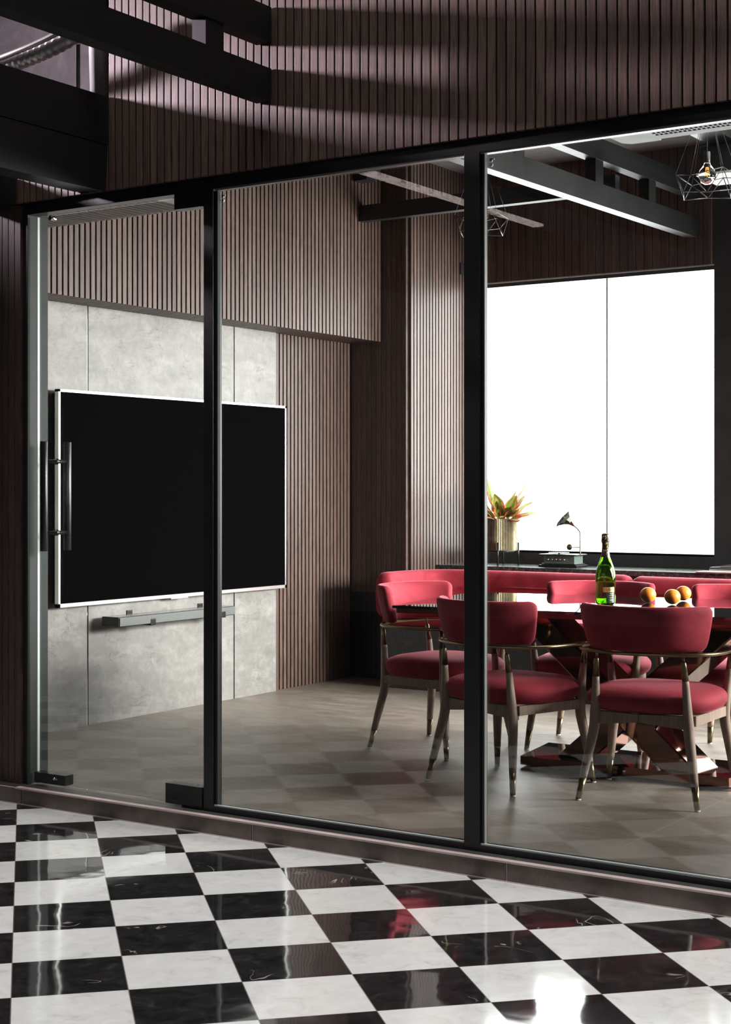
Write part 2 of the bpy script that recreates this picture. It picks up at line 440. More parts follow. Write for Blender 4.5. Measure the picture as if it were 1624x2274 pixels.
# front partition above the glass and left of the door
wf = MB()
wf.box((-9.0, YS+.014, 2.50), (3.0, YS+.09, 2.862)); wf.box((-4.255, YS+.014, 2.862), (3.0, YS+.09, 3.75)); wf.box((-9.0, YS+.034, .069), (-4.742, YS+.10, 2.50))
wf = structure(wf.build('wall_front', M['groove']))
def f1(mb, a, b):
    top = 3.75 if a > -4.262 else 2.86
    mb.box((a, YS, 2.496), (b, YS+.016, top), .0015)
slats('slat_panel', (-9.0, 3.0), .0367, .0300, f1, M['slat_x'], wf)
slats('slat_panel', (-9.0, -4.745), .0367, .0335, lambda mb, a, b: mb.box((a, YS+.02, .069), (b, YS+.036, 2.494), .0012), M['slat_x'], wf)
# concrete behind the upper left opening
cw = structure(box('wall_back_upper', (-9.5, 4.70, 2.72), (-4.15, 4.76, 4.6), M['concrete']))
box('joint', (-4.575, 4.692, 2.72), (-4.571, 4.702, 4.6), M['groove'], cw)
# left wall of the room
wl = structure(box('wall_left', (-5.86, 4.56, 0), (-5.715, 9.3, 3.45), M['groove']))
XT = -5.67
ys = [4.62, 5.900, 5.912, 7.127, 7.139, 7.543]
for a, b in ((4.62, 5.901), (5.911, 7.128), (7.138, 7.543)):
    box('marble_panel', (XT-.04, a, .069), (XT, b, 2.30), M['marble'], wl)
for y in (5.906, 7.133):
    box('joint_strip', (XT-.03, y-.0045, .069), (XT-.004, y+.0045, 2.30), M['chrome'], wl)
slats('slat_panel', (7.56, 8.42), .039, .0275, lambda mb, a, b: mb.box((-5.716, a, .069), (-5.69, b, 2.27), .0012), M['slat_y'], wl)
box('slat_end_trim', (-5.716, 7.545, .069), (-5.688, 7.572, 2.27), M['slat_y'], wl)
# upper box on the left wall
ub = structure(box('wall_left_bulkhead', (-5.72, 4.62, 2.282), (-5.468, 8.40, 3.45), M['groove']))
slats('slat_panel', (4.64, 8.40), .039, .0275, lambda mb, a, b: mb.box((-5.47, a, 2.262), (-5.448, b, 3.45), .0012), M['slat_y'], ub)
slats('underside_slats', (4.64, 8.40), .039, .0275, lambda mb, a, b: mb.box((-5.70, a, 2.262), (-5.47, b, 2.284), .0012), M['slat_y'], ub)
# pillar in the corner
pil = structure(box('wall_back_pillar', (-5.72, 8.42, 0), (-5.268, 9.3, 3.45), M['groove']))
slats('slat_panel', (-5.70, -5.25), .039, .0365, lambda mb, a, b: mb.box((a, 8.398, .63), (b, 8.421, 3.45), .0022), M['slat_xi'], pil)
slats('base_slats', (-5.70, -5.25), .039, .0365, lambda mb, a, b: mb.box((a, 8.398, .069), (b, 8.421, .60), .0022), M['black'], pil)
box('base_rail', (-5.71, 8.394, .60), (-5.25, 8.421, .628), M['black'], pil)
slats('side_slat_panel', (8.42, 9.15), .039, .0275, lambda mb, a, b: mb.box((-5.27, a, .069), (-5.247, b, 3.45), .0012), M['slat_y'], pil)
# soffit over the door
sf = structure(box('ceiling_soffit', (-5.46, 4.66, 2.515), (-4.21, 5.03, 2.70), M['groove']))
slats('soffit_slats', (-5.46, -4.20), .039, .024, lambda mb, a, b: mb.box((a, 4.64, 2.492), (b, 5.04, 2.520), .0012), M['slat_sof'], sf)

# window wall
WY = 9.15
wb = MB()
wb.box((-5.27, WY, 0), (1.6, WY+.15, .896)); wb.box((-5.27, WY, 2.668), (1.6, WY+.15, 3.45))
wb.box((-5.27, WY, .896), (-5.19, WY+.15, 2.668)); wb.box((-3.482, WY, .896), (-3.362, WY+.15, 2.668)); wb.box((-1.6, WY, .896), (-1.48, WY+.15, 2.668)); wb.box((.28, WY, .896), (1.6, WY+.15, 2.668))
wb = structure(wb.build('wall_back', M['darkpanel']))
slats('slat_panel', (-5.25, -3.48), .0563, .052, lambda mb, a, b: mb.box((a, WY-.018, 2.700), (b, WY+.001, 3.45), .0012), M['slat_xi'], wb)
box('panel_trim', (-5.247, WY-.02, 2.692), (-3.482, WY, 2.700), M['bezel'], wb)
for i, (x0, x1, xm) in enumerate(((-5.19, -3.482, -4.226), (-3.362, -1.6, -2.48), (-1.48, .28, -.6))):  # third window is out of view, added to light the left wall
    w = structure(empty('window_%d' % (i+1), (x0, WY+.05, .896)))
    p = box('pane', (0, 0, 0), (xm-x0-.006, .012, 1.772), M['daylight'], w)
    p = box('pane', (xm-x0+.006, 0, 0), (x1-x0, .012, 1.772), M['daylight'], w)
    box('mullion', (xm-x0-.006, -.004, 0), (xm-x0+.006, .014, 1.772), M['seal'], w)
    box('reveal', (0, -.05, -.012), (x1-x0, .0, .002), M['darkpanel'], w)
# solid right wall, ceiling
wr = MB(); wr.box((1.5, 4.6, 0), (1.65, 9.3, 3.45)); structure(wr.build('wall_right', M['darkpanel']))
structure(box('ceiling', (-5.9, 4.60, 3.45), (1.65, 9.3, 3.55), M['ceil']))

# ------------------------------------------------------------------ glazed partition
GY = 4.60
def frame_member(name, a, b, parent): return box(name, a, b, M['black'], parent, .002)
hd = structure(empty('trim_2', (-4.742, 4.578, 2.45)))
frame_member('header_rail', (0, 0, 0), (5.6, .055, .052), hd)
box('header_glazing_bead', (1.005, .006, -.006), (5.6, .012, .001), M['bezel'], hd)
for nm, x0, x1 in (('trim_3', -3.789, -3.742), ('trim_4', -2.637, -2.575), ('trim_5', -.80, -.74)):
    t = structure(empty(nm, (x0, 4.578, .069)))
    frame_member('mullion_post', (0, 0, 0), (x1-x0, .055, 2.383), t)
    box('glazing_bead', (x1-x0, .010, .02), (x1-x0+.012, .030, 2.375), M['black'], t, .001)
    box('bead_edge', (x1-x0+.012, .010, .02), (x1-x0+.015, .024, 2.375), M['pipe_grey'] if nm == 'trim_4' else M['jamb'], t)
k = 4
for x0, x1 in ((-3.742, -2.637), (-2.575, -.80)):
    w = structure(empty('window_%d' % k, (x0, 4.578, .069))); k += 1
    frame_member('sill_rail', (-.004, 0, 0), (x1-x0, .055, .022), w)
    box('sill_bead', (0, .008, .022), (x1-x0, .014, .027), M['seal'], w)
    pn = MB(); d = x1-x0
    pn.box((.008, .020, .022), (d, .028, 2.383)); pn.build('glass_pane', M['glass'], w)
# stub of the door jamb
jb = structure(empty('trim_6', (-4.742, 4.578, .069)))
MB().box((-.006, .0, 0), (.004, .115, 2.383), .001).build('jamb_face', M['jamb'], jb)
MB().box((-.02, .035, 0), (-.004, .125, 2.383), .001).build('jamb_back', M['jamb'], jb)
# door
dr = structure(empty('door_1', (-4.70, 4.598, .078)))
dw = .905
MB().box((0, 0, 0), (dw, .010, 2.36)).build('glass_leaf', M['glass'], dr)
MB().box((-.003, -.001, 0), (.001, .011, 2.36)).build('polished_edge', M['seal'], dr)
hp = MB().box((.72, -.022, .0), (.905, .030, .078), .0015).build('bottom_hinge_patch', M['blackfit'], dr)
MB().box((.80, -.018, -.009), (.905, .026, .0)).build('floor_spring_plate', M['blackfit'], hp)
hb = MB().box((.765, -.022, 2.312), (.905, .030, 2.372), .0015).build('top_hinge_patch', M['blackfit'], dr)
MB().tube([(.776+.007*math.cos(a), -.0232, 2.348+.010*math.sin(a)) for a in [i*2*PI/16 for i in range(16)]], .0010, 6, closed=True).tube([(.770, -.0232, 2.354), (.776, -.0232, 2.349), (.782, -.0232, 2.342)], .001, 6).build('ring_emblem', M['bronze'], hb)
lp = MB().box((.0, -.020, .006), (.178, .028, .048), .0015).build('lock_patch', M['blackfit'], dr)
lk = MB().lathe([(0, 0), (.0065, 0), (.0065, .004), (.004, .006), (0, .006)], 20); lk.box((.0, -.0035, 0), (.016, .0035, .003), .001)
lk.xf(Matrix.Translation((.118, -.020, .030)) @ Matrix.Rotation(PI/2, 4, 'X')).build('key_cylinder', M['chrome'], lp)
hn = empty('pull_handle', (.10, 0, 0)); hn.parent = dr
for y in (-.068, .068):
    MB().lathe([(0, -.226), (.0145, -.226), (.0155, -.224), (.0155, .224), (.0145, .226), (0, .226)], 28).xf(Matrix.Translation((0, y+.005, 1.196))).build('grip_tube', M['blackfit'], hn)
for z in (1.340, 1.045):
    MB().lathe([(.0085, -.056), (.0085, -.010), (.013, -.009), (.013, .009), (.0085, .010), (.0085, .056)], 20).xf(Matrix.Translation((0, .005, z)) @ Matrix.Rotation(PI/2, 4, 'X')).build('standoff', M['blackfit'], hn)
MB().tube([(.10-.0, -.0, 2.345), (.10, -.028, 2.345)], [.010, .010], 16).lathe([(0, 0), (.013, 0), (.013, .004), (0, .004)], 16).build('guide_roller', M['chrome'], dr).data
# small clips at the glass corners
for x, z in ((-3.728, 2.432), (-2.556, 2.432)):
    c = MB(); c.box((0, 0, -.012), (.010, .006, 0), .001); c.box((.0, 0, -.006), (.018, .004, -.001)); c.tube([(.005, .0, -.022), (.005, .007, -.022)], .006, 10)
    o = c.build('glass_corner_clip', M['white_paint']); o.location = (x, 4.612, z)
    tag(o, 'small pale clip at the upper left corner of the %s glass pane' % ('centre' if x < -3 else 'right'), 'clip')

# ------------------------------------------------------------------ television and soundbar
tv = empty('television', (-5.63, 6.589, .703)); tag(tv, 'large flat television with silver bezel hung on the grey stone wall', 'television')
W2, TH = .966, 1.108
MB().box((-.035, -W2+.02, .02), (.012, W2-.02, TH-.02)).build('rear_housing', M['blackfit'], tv)
MB().box((.008, -W2+.006, .010), (.026, W2-.006, TH-.006)).build('screen', M['screen'], tv)
b = MB(); b.box((.004, -W2, TH-.013), (.030, W2, TH)); b.box((.004, -W2, 0), (.030, -W2+.013, TH)); b.box((.004, W2-.013, 0), (.030, W2, TH)); b.box((.004, -W2, 0), (.030, W2, .019))
b.build('bezel', M['bezel'], tv)
MB().box((.005, -.10, -.007), (.028, .045, .001)).build('sensor_strip', M['bezel'], tv)
def text(s, size, m, parent, mat4, name, ext=.0004):
    cu = bpy.data.curves.new(name, 'FONT'); cu.body = s; cu.size = size; cu.extrude = ext; cu.align_x = 'CENTER'; cu.align_y = 'CENTER'; cu.resolution_u = 3
    t = bpy.data.objects.new('t', cu); col.objects.link(t)
    me = bpy.data.meshes.new_from_object(t.evaluated_get(bpy.context.evaluated_depsgraph_get())); bpy.data.objects.remove(t)
    me.name = name; me.materials.clear(); me.materials.append(m)
    o = bpy.data.objects.new(name, me); col.objects.link(o); o.parent = parent; o.matrix_local = mat4; return o
text('SONY', .0155, M['white_paint'], tv, Matrix(((0, 0, 1, .0306), (1, 0, 0, -.02), (0, 1, 0, .0095), (0, 0, 0, 1))), 'brand_lettering')
sb = empty('soundbar', (-5.67, 6.443, .585)); tag(sb, 'long grey soundbar on black brackets below the television', 'soundbar')
MB().box((.05, -.484, 0), (.168, .484, .050), .003).build('body', M['blackfit'], sb)
def mat_mesh():
    m, nt, b = new_mat('soundbar_grille'); v = coords(nt, (900, 900, 900)); c = nt.nodes.new('ShaderNodeTexChecker'); c.inputs['Scale'].default_value = .25
    c.inputs[1].default_value = (.19, .20, .195, 1); c.inputs[2].default_value = (.05, .05, .05, 1); nt.links.new(v, c.inputs[0]); nt.links.new(c.outputs[0], b.inputs[0]); pset(b, rough=.4, metal=.4); return m
MB().box((.165, -.478, .003), (.173, .484, .047), .002).build('front_grille', mat_mesh(), sb)
MB().box((.052, -.482, .049), (.166, .482, .0515)).build('top_panel', M['soundtop'], sb)
for y in (-.22, .375):
    m_ = MB(); m_.box((.0, y-.02, -.008), (.170, y+.02, -.001)); m_.box((.170, y-.02, -.008), (.176, y+.02, .028), .004); m_.box((.0, y-.022, -.01), (.006, y+.022, .066), .002)
    m_.build('wall_bracket', M['blackfit'], sb)
# wall plate by the window
o = box('wall_plate', (-5.246, 9.055, 2.762), (-5.238, 9.115, 2.842), M['darkpanel'], None, .001)
tag(o, 'small grey blank plate on the pale slats beside the black post', 'wall plate')

# ------------------------------------------------------------------ banquette, shelf
bq = empty('banquette', (-5.25, 8.07, .069)); tag(bq, 'long built-in bench with black stone base and crimson velvet back under the window', 'bench')
MB().box((0, 0, 0), (6.6, .62, .385)).build('stone_base', M['darkstone'], bq)
MB().box((.02, -.02, .392), (6.6, .50, .465), .025).build('seat_cushion', M['velvet'], bq)
p1 = curve_pts([(.030, -.03), (.030, .22), (.11, .46), (.32, .545), (.8, .555), (1.455, .555)], 10)
bk = sweep(p1, .125, .285, .06, .575, n=3.2).build('back_cushion', M['velvet'], bq)
MB().tube([(p.x+.0, p.y-.064, .617) for p in [Vector((.34, .538, 0)), Vector((.8, .555, 0)), Vector((1.43, .555, 0))]], .004, 8).build('piping', M['velvet'], bk)
p2 = [(1.455, .555), (2.2, .555), (4.0, .555), (5.5, .555)]
bk2 = sweep(p2, .125, .285, .06, .570, n=3.2).build('back_cushion', M['velvet'], bq)
MB().tube([(1.49, .491, .612), (4.0, .491, .612), (5.4, .491, .612)], .004, 8).build('piping', M['velvet'], bk2)
sh = empty('window_shelf', (-5.246, 8.74, .55)); tag(sh, 'dark granite shelf running under the bright window behind the bench', 'shelf')
MB().box((.0, -.005, .224), (6.6, .41, .256), .002).build('granite_top', M['shelfstone'], sh)
MB().box((.006, .01, -.48), (6.6, .40, .224)).build('stone_front', M['darkstone'], sh)

# ------------------------------------------------------------------ dining table
TX, TY, TR = -2.77, 6.36, math.radians(8)
tb = empty('dining_table', (TX, TY, .069), 0); tag(tb, 'long dining table with black mirror top on crossed rose copper legs', 'table')
R8 = Matrix.Rotation(TR, 4, 'Z')
def rr(L, Wd, r, n=6):
    pts = []
    for cx, cy, a0 in ((L/2-r, Wd/2-r, 0), (-L/2+r, Wd/2-r, 90), (-L/2+r, -Wd/2+r, 180), (L/2-r, -Wd/2+r, 270)):
        for i in range(n+1): a = math.radians(a0+90*i/n); pts.append((cx+r*math.cos(a), cy+r*math.sin(a)))
    return pts
MB().prism(rr(1.97, 1.0, .02), .709, .721).xf(R8).build('glass_top', M['tabletop'], tb)
MB().prism(rr(1.94, .975, .02), .688, .709).xf(R8).build('edge_band', M['copper_edge'], tb)
MB().prism([(-.50, .11), (-.44, -.285), (.52, -.285), (.62, -.06), (.52, .11)], .012, .050).build('floor_plate', M['copper'], tb)
MB().prism([(-.42, .08), (-.38, -.24), (.46, -.24), (.46, .08)], 0, .012).build('plinth', M['blackfit'], tb)
def ribbon(x0, x1, ya, yb, w, nm):
    mb = MB(); lo = [(x0-w/2, ya, .050), (x0+w/2, ya-.0, .050), (x0+w/2+.02, yb, .050), (x0-w/2+.02, yb, .050)]
    hi = [(x1-w/2, ya, .69), (x1+w/2, ya, .69), (x1+w/2+.02, yb, .69), (x1-w/2+.02, yb, .69)]
    mb.hull8(lo, hi); bmesh.ops.recalc_face_normals(mb.bm, faces=mb.bm.faces)
    bmesh.ops.bevel(mb.bm, geom=[e for e in mb.bm.edges], offset=.006, segments=1, affect='EDGES')
    return mb.build(nm, M['copper'], tb)
ribbon(.30, -.42, -.27, -.08, .17, 'crossed_leg')
ribbon(-.22, .50, -.20, .02, .17, 'crossed_leg')

# ------------------------------------------------------------------ chairs
def make_chair():
    ch = empty('dining_chair', (0, 0, 0))
    # seat: domed rounded-square pad
    mb = MB(); cx, cy, zb, zt = 0, .035, .352, .432
    def out(a, hw, hd, n=2.6):
        c, s = math.cos(a), math.sin(a); return (cx+hw*math.copysign(abs(c)**(2/n), c), cy+hd*math.copysign(abs(s)**(2/n), s))
    prof = [(0, zb+.006), (.70, zb), (.88, zb+.003), (.955, zb+.014), (.99, zb+.030), (1.0, zb+.045), (.985, zb+.060), (.94, zb+.074), (.84, zb+.086), (.65, zb+.094), (.4, zb+.098), (0, zb+.100)]
    S = 40; rings = []
    for f, z in prof:
        if f == 0: rings.append([mb.bm.verts.new((cx, cy, z))]); continue
        rings.append([mb.bm.verts.new((*[(c0+(q-c0)*f) for q, c0 in zip(out(2*PI*k/S, .272, .262), (cx, cy))], z)) for k in range(S)])
    for a, b in zip(rings, rings[1:]):
        for k in range(S):
            q = []
            for v in (a[k % len(a)], a[(k+1) % S % len(a)], b[(k+1) % S % len(b)], b[k % len(b)]):
                if v not in q: q.append(v)
            if len(q) > 2: mb.bm.faces.new(q).smooth = True
    mb.build('seat', M['velvet'], ch)
    # curved padded back
    arc = []
    for i in range(25):
        t = -1+2*i/24; a = t*math.radians(66)
        arc.append((.244*math.sin(a)/math.sin(math.radians(66)), -.262+.165*(1-math.cos(a))/(1-math.cos(math.radians(66)))))
    sweep(arc, .052, .180, .038, .689, n=3.6, lean=-.22).build('backrest', M['velvet'], ch)
    # brass arm rail
    cp = [(.262, .200), (.292, .08), (.288, -.06), (.235, -.165), (.12, -.225), (0, -.243)]
    full = [(x, y, .592) for x, y in cp] + [(-x, y, .592) for x, y in cp[::-1][1:]]
    MB().tube(curve_pts(full, 6), .0075, 10, flat=1.0).build('arm_rail', M['brass'], ch)
    # apron rails
    ap = MB()
    fr = [(-.215, .205), (.215, .205)]
    q = [Vector((-.205, -.165, 0)), Vector((0, -.205, 0)), Vector((.205, -.165, 0)), Vector((.235, .195, 0)), Vector((0, .225, 0)), Vector((-.235, .195, 0))]
    for i in range(6):
        a, b = q[i], q[(i+1) % 6]; d = (b-a).normalized(); nn = Vector((-d.y, d.x, 0))*.011
        za = .292 if (i not in (0, 1)) else .285
        mid = .31 if i in (0, 1) else .30
        lo = [a-nn, b-nn, b+nn, a+nn]
        zz = {0: (.296, .322), 1: (.322, .296)}.get(i, (.314, .314))
        ap.hull8([(lo[0].x, lo[0].y, zz[0]), (lo[1].x, lo[1].y, zz[1]), (lo[2].x, lo[2].y, zz[1]), (lo[3].x, lo[3].y, zz[0])], [(v.x, v.y, .353) for v in lo])
    ap.build('apron', M['oak'], ch)
    for s in (-1, 1):
        # rear leg
        foot = Vector((s*.240, -.235, .004)); knee = Vector((s*.190, -.178, .300)); ct = Vector((s*.176, -.200, .566)); cb = Vector((s*.181, -.191, .492))
        f1_ = foot.lerp(knee, .29)
        pts = curve_pts([f1_, foot.lerp(knee, .62), foot.lerp(knee, .93), knee.lerp(cb, .20), knee.lerp(cb, .6), cb], 5)
        n = len(pts); rad = [.0150+.0065*math.sin(min(1, i/(n-1)/.55)*PI/2)-(.0080*max(0, (i/(n-1)-.55)/.45)) for i in range(n)]
        lg = MB().tube(pts, rad, 16).build('leg', M['oak'], ch)
        MB().tube([foot, f1_], [.0110, .0152], 16).build('foot_cap', M['bronze'], lg)
        MB().tube([foot-Vector((0, 0, .004)), foot+Vector((0, 0, .002))], [.011, .012], 14).build('glide', M['rubber'], lg)
        MB().tube([cb, cb.lerp(ct, .92), ct], [.0137, .0098, .0068], 16).tube([ct, Vector((s*.172, -.203, .600))], .0055, 12).build('collar', M['bronze'], lg)
        # front leg
        foot = Vector((s*.272, .238, .004)); knee = Vector((s*.232, .196, .320)); cb = Vector((s*.252, .198, .505)); ct = Vector((s*.260, .200, .588))
        f1_ = foot.lerp(knee, .27)
        pts = curve_pts([f1_, foot.lerp(knee, .62), foot.lerp(knee, .95), knee.lerp(cb, .45), cb], 5)
        n = len(pts); rad = [.0150+.0070*math.sin(min(1, i/(n-1)/.6)*PI/2)-(.0085*max(0, (i/(n-1)-.6)/.4)) for i in range(n)]
        lg = MB().tube(pts, rad, 16).build('leg', M['oak'], ch)
        MB().tube([foot, f1_], [.0110, .0152], 16).build('foot_cap', M['bronze'], lg)
        MB().tube([foot-Vector((0, 0, .004)), foot+Vector((0, 0, .002))], [.011, .012], 14).build('glide', M['rubber'], lg)
        MB().tube([cb, ct], [.0137, .0092], 16).build('collar', M['bronze'], lg)
    return ch
chair = make_chair()
GR = 'crimson velvet chairs around the mirrored table'
places = [
    ((-3.786, 6.335), -94.9, 'crimson velvet armchair at the left end of the table, its inner back catching the light'),
    ((-3.105, 5.757), -13.5, 'crimson velvet armchair on the near side, seen from behind through the black post'),
    ((-2.463, 5.814), 6.0, 'crimson velvet armchair seen from behind in front of the bottle and oranges'),
    ((-3.187, 6.793), 192.0, 'crimson velvet armchair on the far side, its back behind the green bottle'),
    ((-2.545, 6.870), 170.0, 'crimson velvet armchair on the far side, behind the two touching oranges at right'),
]
for i, (p, r, lab) in enumerate(places):
    c = chair if i == 0 else copy_tree(chair)
    c.location = (p[0], p[1], .069); c.rotation_euler = (0, 0, math.radians(r)); tag(c, lab, 'chair', GR)

# ------------------------------------------------------------------ things on the table
ZT = .069+.721+.0004
def mat_bottle():
    m, nt, b = new_mat('green_bottle_glass'); pset(b, color=(.30, .62, .02), rough=.02, trans=1.0, ior=1.45); return m
bt = empty('champagne_bottle', (-2.895, 6.284, ZT)); tag(bt, 'green sparkling wine bottle with black and gold foil neck standing on the table', 'bottle')
outer = [(0, .0), (.034, .0), (.041, .004), (.0440, .014), (.0445, .03), (.0448, .10), (.0445, .125), (.042, .146), (.036, .168), (.027, .192), (.0195, .213), (.0160, .232), (.0150, .25), (.0148, .285), (.0, .285)]
inner = [(0, .0290), (.020, .017), (.036, .006), (.0410, .013), (.0418, .03), (.0420, .10), (.0415, .125), (.039, .145), (.0335, .167), (.0245, .192), (.0165, .213), (.0135, .232), (.012, .262), (0, .262)]
MB().lathe(outer, 40).lathe(inner[::-1], 40).build('bottle_glass', mat_bottle(), bt, fix=False)
def mat_foil():
    m, nt, b = new_mat('black_foil_with_gold_flecks'); v = coords(nt); n = noise(nt, v, 150, 1, .4)
    c = ramp(nt, n, [(.60, (.014, .014, .013)), (.63, (.75, .52, .18))]); nt.links.new(c, b.inputs[0]); pset(b, rough=.35, metal=.3); return m
MB().lathe([(.0200, .212), (.0172, .232), (.0162, .25), (.0160, .274), (.0182, .277), (.0186, .282), (.0180, .300), (.0172, .311), (.013, .316), (0, .317)], 32, caps=False).build('foil_neck', mat_foil(), bt)
def arc_label(r, a0, a1, z0, z1, name, m, parent):
    mb = MB(); n = 16; vs = []
    for i in range(n+1):
        a = math.radians(a0+(a1-a0)*i/n); vs.append([mb.bm.verts.new((rr_*math.cos(a), rr_*math.sin(a), z)) for rr_, z in ((r, z0), (r, z1), (r+.0004, z1), (r+.0004, z0))])
    for a, b in zip(vs, vs[1:]):
        for k in range(4): mb.bm.faces.new((a[k], a[(k+1) % 4], b[(k+1) % 4], b[k]))
    mb.bm.faces.new(vs[0]); mb.bm.faces.new(vs[-1][::-1]); return mb.build(name, m, parent)
# camera side of the bottle is towards (-Y,+X)
arc_label(.0449, -80, -8, .058, .080, 'gold_label', M['lens'], bt)
def mat_label():
    m, nt, b = new_mat('dark_printed_label'); pset(b, color=(.02, .03, .018), rough=.3); return m
lb = arc_label(.0449, -62, -5, .012, .057, 'dark_label', mat_label(), bt)
for z in (.044, .034, .027, .021): arc_label(.0454, -42, -15, z-.0005, z+.0004, 'print_line', M['white_paint'], lb)
a_ = math.radians(-28)
rot = Matrix.Translation((.0456*math.cos(a_), .0456*math.sin(a_), .0515)) @ Matrix.Rotation(a_+PI/2, 4, 'Z') @ Matrix.Rotation(PI/2, 4, 'X')
text('BRUT', .0065, M['white_paint'], lb, rot, 'label_lettering', .0001)
a_ = math.radians(-44)
scr = curve_pts([(-.014, -.002, 0), (-.008, .001, 0), (-.004, -.002, 0), (.002, .006, 0), (.004, .008, 0), (.001, -.004, 0), (.006, -.002, 0), (.010, .001, 0), (.013, -.002, 0)], 4)
gl = []
for p in scr:
    a = a_+p.x/.0455; gl.append((.0456*math.cos(a), .0456*math.sin(a), .069+p.y))
MB().tube(gl, .0008, 6).build('script_flourish', M['groove'], bt)
def mat_orange():
    m, nt, b = new_mat('orange_peel'); v = coords(nt); n = noise(nt, v, 160, 2); n2 = noise(nt, v, 12, 3)
    nt.links.new(ramp(nt, n2, [(.3, (.72, .20, .012)), (.7, (.86, .30, .025))]), b.inputs[0]); pset(b, rough=.42, spec=.5); bump(nt, b, n, .35, .0015); return m
M['orange'] = mat_orange()
def orange():
    t = empty('orange'); n = 28; prof = []
    for i in range(n+1):
        a = -PI/2+PI*i/n; r = .0358*math.cos(a)*(1+.01*math.cos(3*a)); z = .034+.034*math.sin(a)
        if i == n: z -= .002
        prof.append((max(r, 0), z))
    MB().lathe(prof, 36).build('fruit', M['orange'], t)
    MB().lathe([(0, .0655), (.003, .066), (.0035, .0672), (0, .068)], 10).build('stem_end', M['oak'], t)
    return t
o0 = orange()
for i, (x, y, tl, lab) in enumerate(((-2.790, 6.512, .35, 'orange nearest the bottle, alone on the mirrored tabletop'), (-2.648, 6.450, -.9, 'orange nearer the chair back, in front of its neighbour in the pair'), (-2.695, 6.694, .8, 'orange tucked behind the nearer one, rightmost on the tabletop'))):
    c = o0 if i == 0 else copy_tree(o0)
    c.location = (x, y, ZT+.001); c.rotation_euler = (0, 0, tl*2); tag(c, lab, 'orange', 'oranges on the dining table')

# ------------------------------------------------------------------ things on the window shelf
ZS = .807
ps = empty('plant_stand', (-4.866, 8.93, ZS)); tag(ps, 'low black metal plant stand with four posts under the ribbed pot', 'plant stand')
MB().tube([(-.095, 0, .090), (.095, 0, .090)], .004, 8).tube([(0, -.095, .090), (0, .095, .090)], .004, 8).tube([(.095*math.cos(a), .095*math.sin(a), .090) for a in [i*2*PI/32 for i in range(32)]], .004, 8, closed=True).build('ring_frame', M['black'], ps)
for a in (20, 110, 200, 290):
    x, y = .118*math.cos(math.radians(a)), .118*math.sin(math.radians(a))
    MB().tube([(x, y, .0), (x, y, .150)], .0062, 10).tube([(x*.8, y*.8, .090), (x, y, .090)], .004, 8).build('leg', M['black'], ps)
pp = empty('potted_plant', (-4.866, 8.93, ZS+.095)); tag(pp, 'leafy plant with red-edged green leaves in a ribbed brass pot by the post', 'plant')
mb = MB(); n = 120; prof = [(.106, 0), (.108, .004), (.108, .206), (.104, .209), (.101, .206), (.101, .185)]
rings = []
for r, z in prof:
    rings.append([mb.bm.verts.new(((r-(.0035 if (k % 2) and .003 < z < .208 and r > .105 else 0))*math.cos(2*PI*k/n), (r-(.0035 if (k % 2) and .003 < z < .208 and r > .105 else 0))*math.sin(2*PI*k/n), z)) for k in range(n)])
for a, b in zip(rings, rings[1:]):
    for k_ in range(n): mb.bm.faces.new((a[k_], a[(k_+1) % n], b[(k_+1) % n], b[k_]))
mb.bm.faces.new(rings[0][::-1])
M['pot'] = mat_noise('tarnished_brass_pot', [(.3, (.10, .08, .05)), (.5, (.17, .14, .085)), (.7, (.26, .225, .14))], 18, .38, metal=.75)
mb.build('pot', M['pot'], pp)
MB().lathe([(0, .186), (.1005, .184), (.1005, .180), (0, .18)], 24).build('soil', M['groove'], pp)
def mat_leaf():
    m, nt, b = new_mat('variegated_leaf'); uv = nt.nodes.new('ShaderNodeUVMap'); sp = nt.nodes.new('ShaderNodeSeparateXYZ'); nt.links.new(uv.outputs[0], sp.inputs[0])
    e = math_n(nt, 'ABSOLUTE', math_n(nt, 'SUBTRACT', sp.outputs[1], .5)); n = noise(nt, coords(nt), 45, 4, .6, 1)
    e2 = math_n(nt, 'ADD', e, math_n(nt, 'MULTIPLY', math_n(nt, 'SUBTRACT', n, .5), .30))
    c = ramp(nt, e2, [(0, (.75, .25, .20)), (.05, (.30, .38, .06)), (.26, (.13, .24, .03)), (.37, (.45, .46, .10)), (.44, (.72, .10, .10)), (.5, (.60, .05, .07))])
    nt.links.new(c, b.inputs[0]); pset(b, rough=.4)
    tr = nt.nodes.new('ShaderNodeBsdfTranslucent'); nt.links.new(c, tr.inputs[0]); mx = nt.nodes.new('ShaderNodeMixShader'); mx.inputs[0].default_value = .12
    nt.links.new(b.outputs[0], mx.inputs[1]); nt.links.new(tr.outputs[0], mx.inputs[2]); nt.links.new(mx.outputs[0], nt.nodes['Material Output'].inputs[0]); return m
M['leaf'] = mat_leaf()
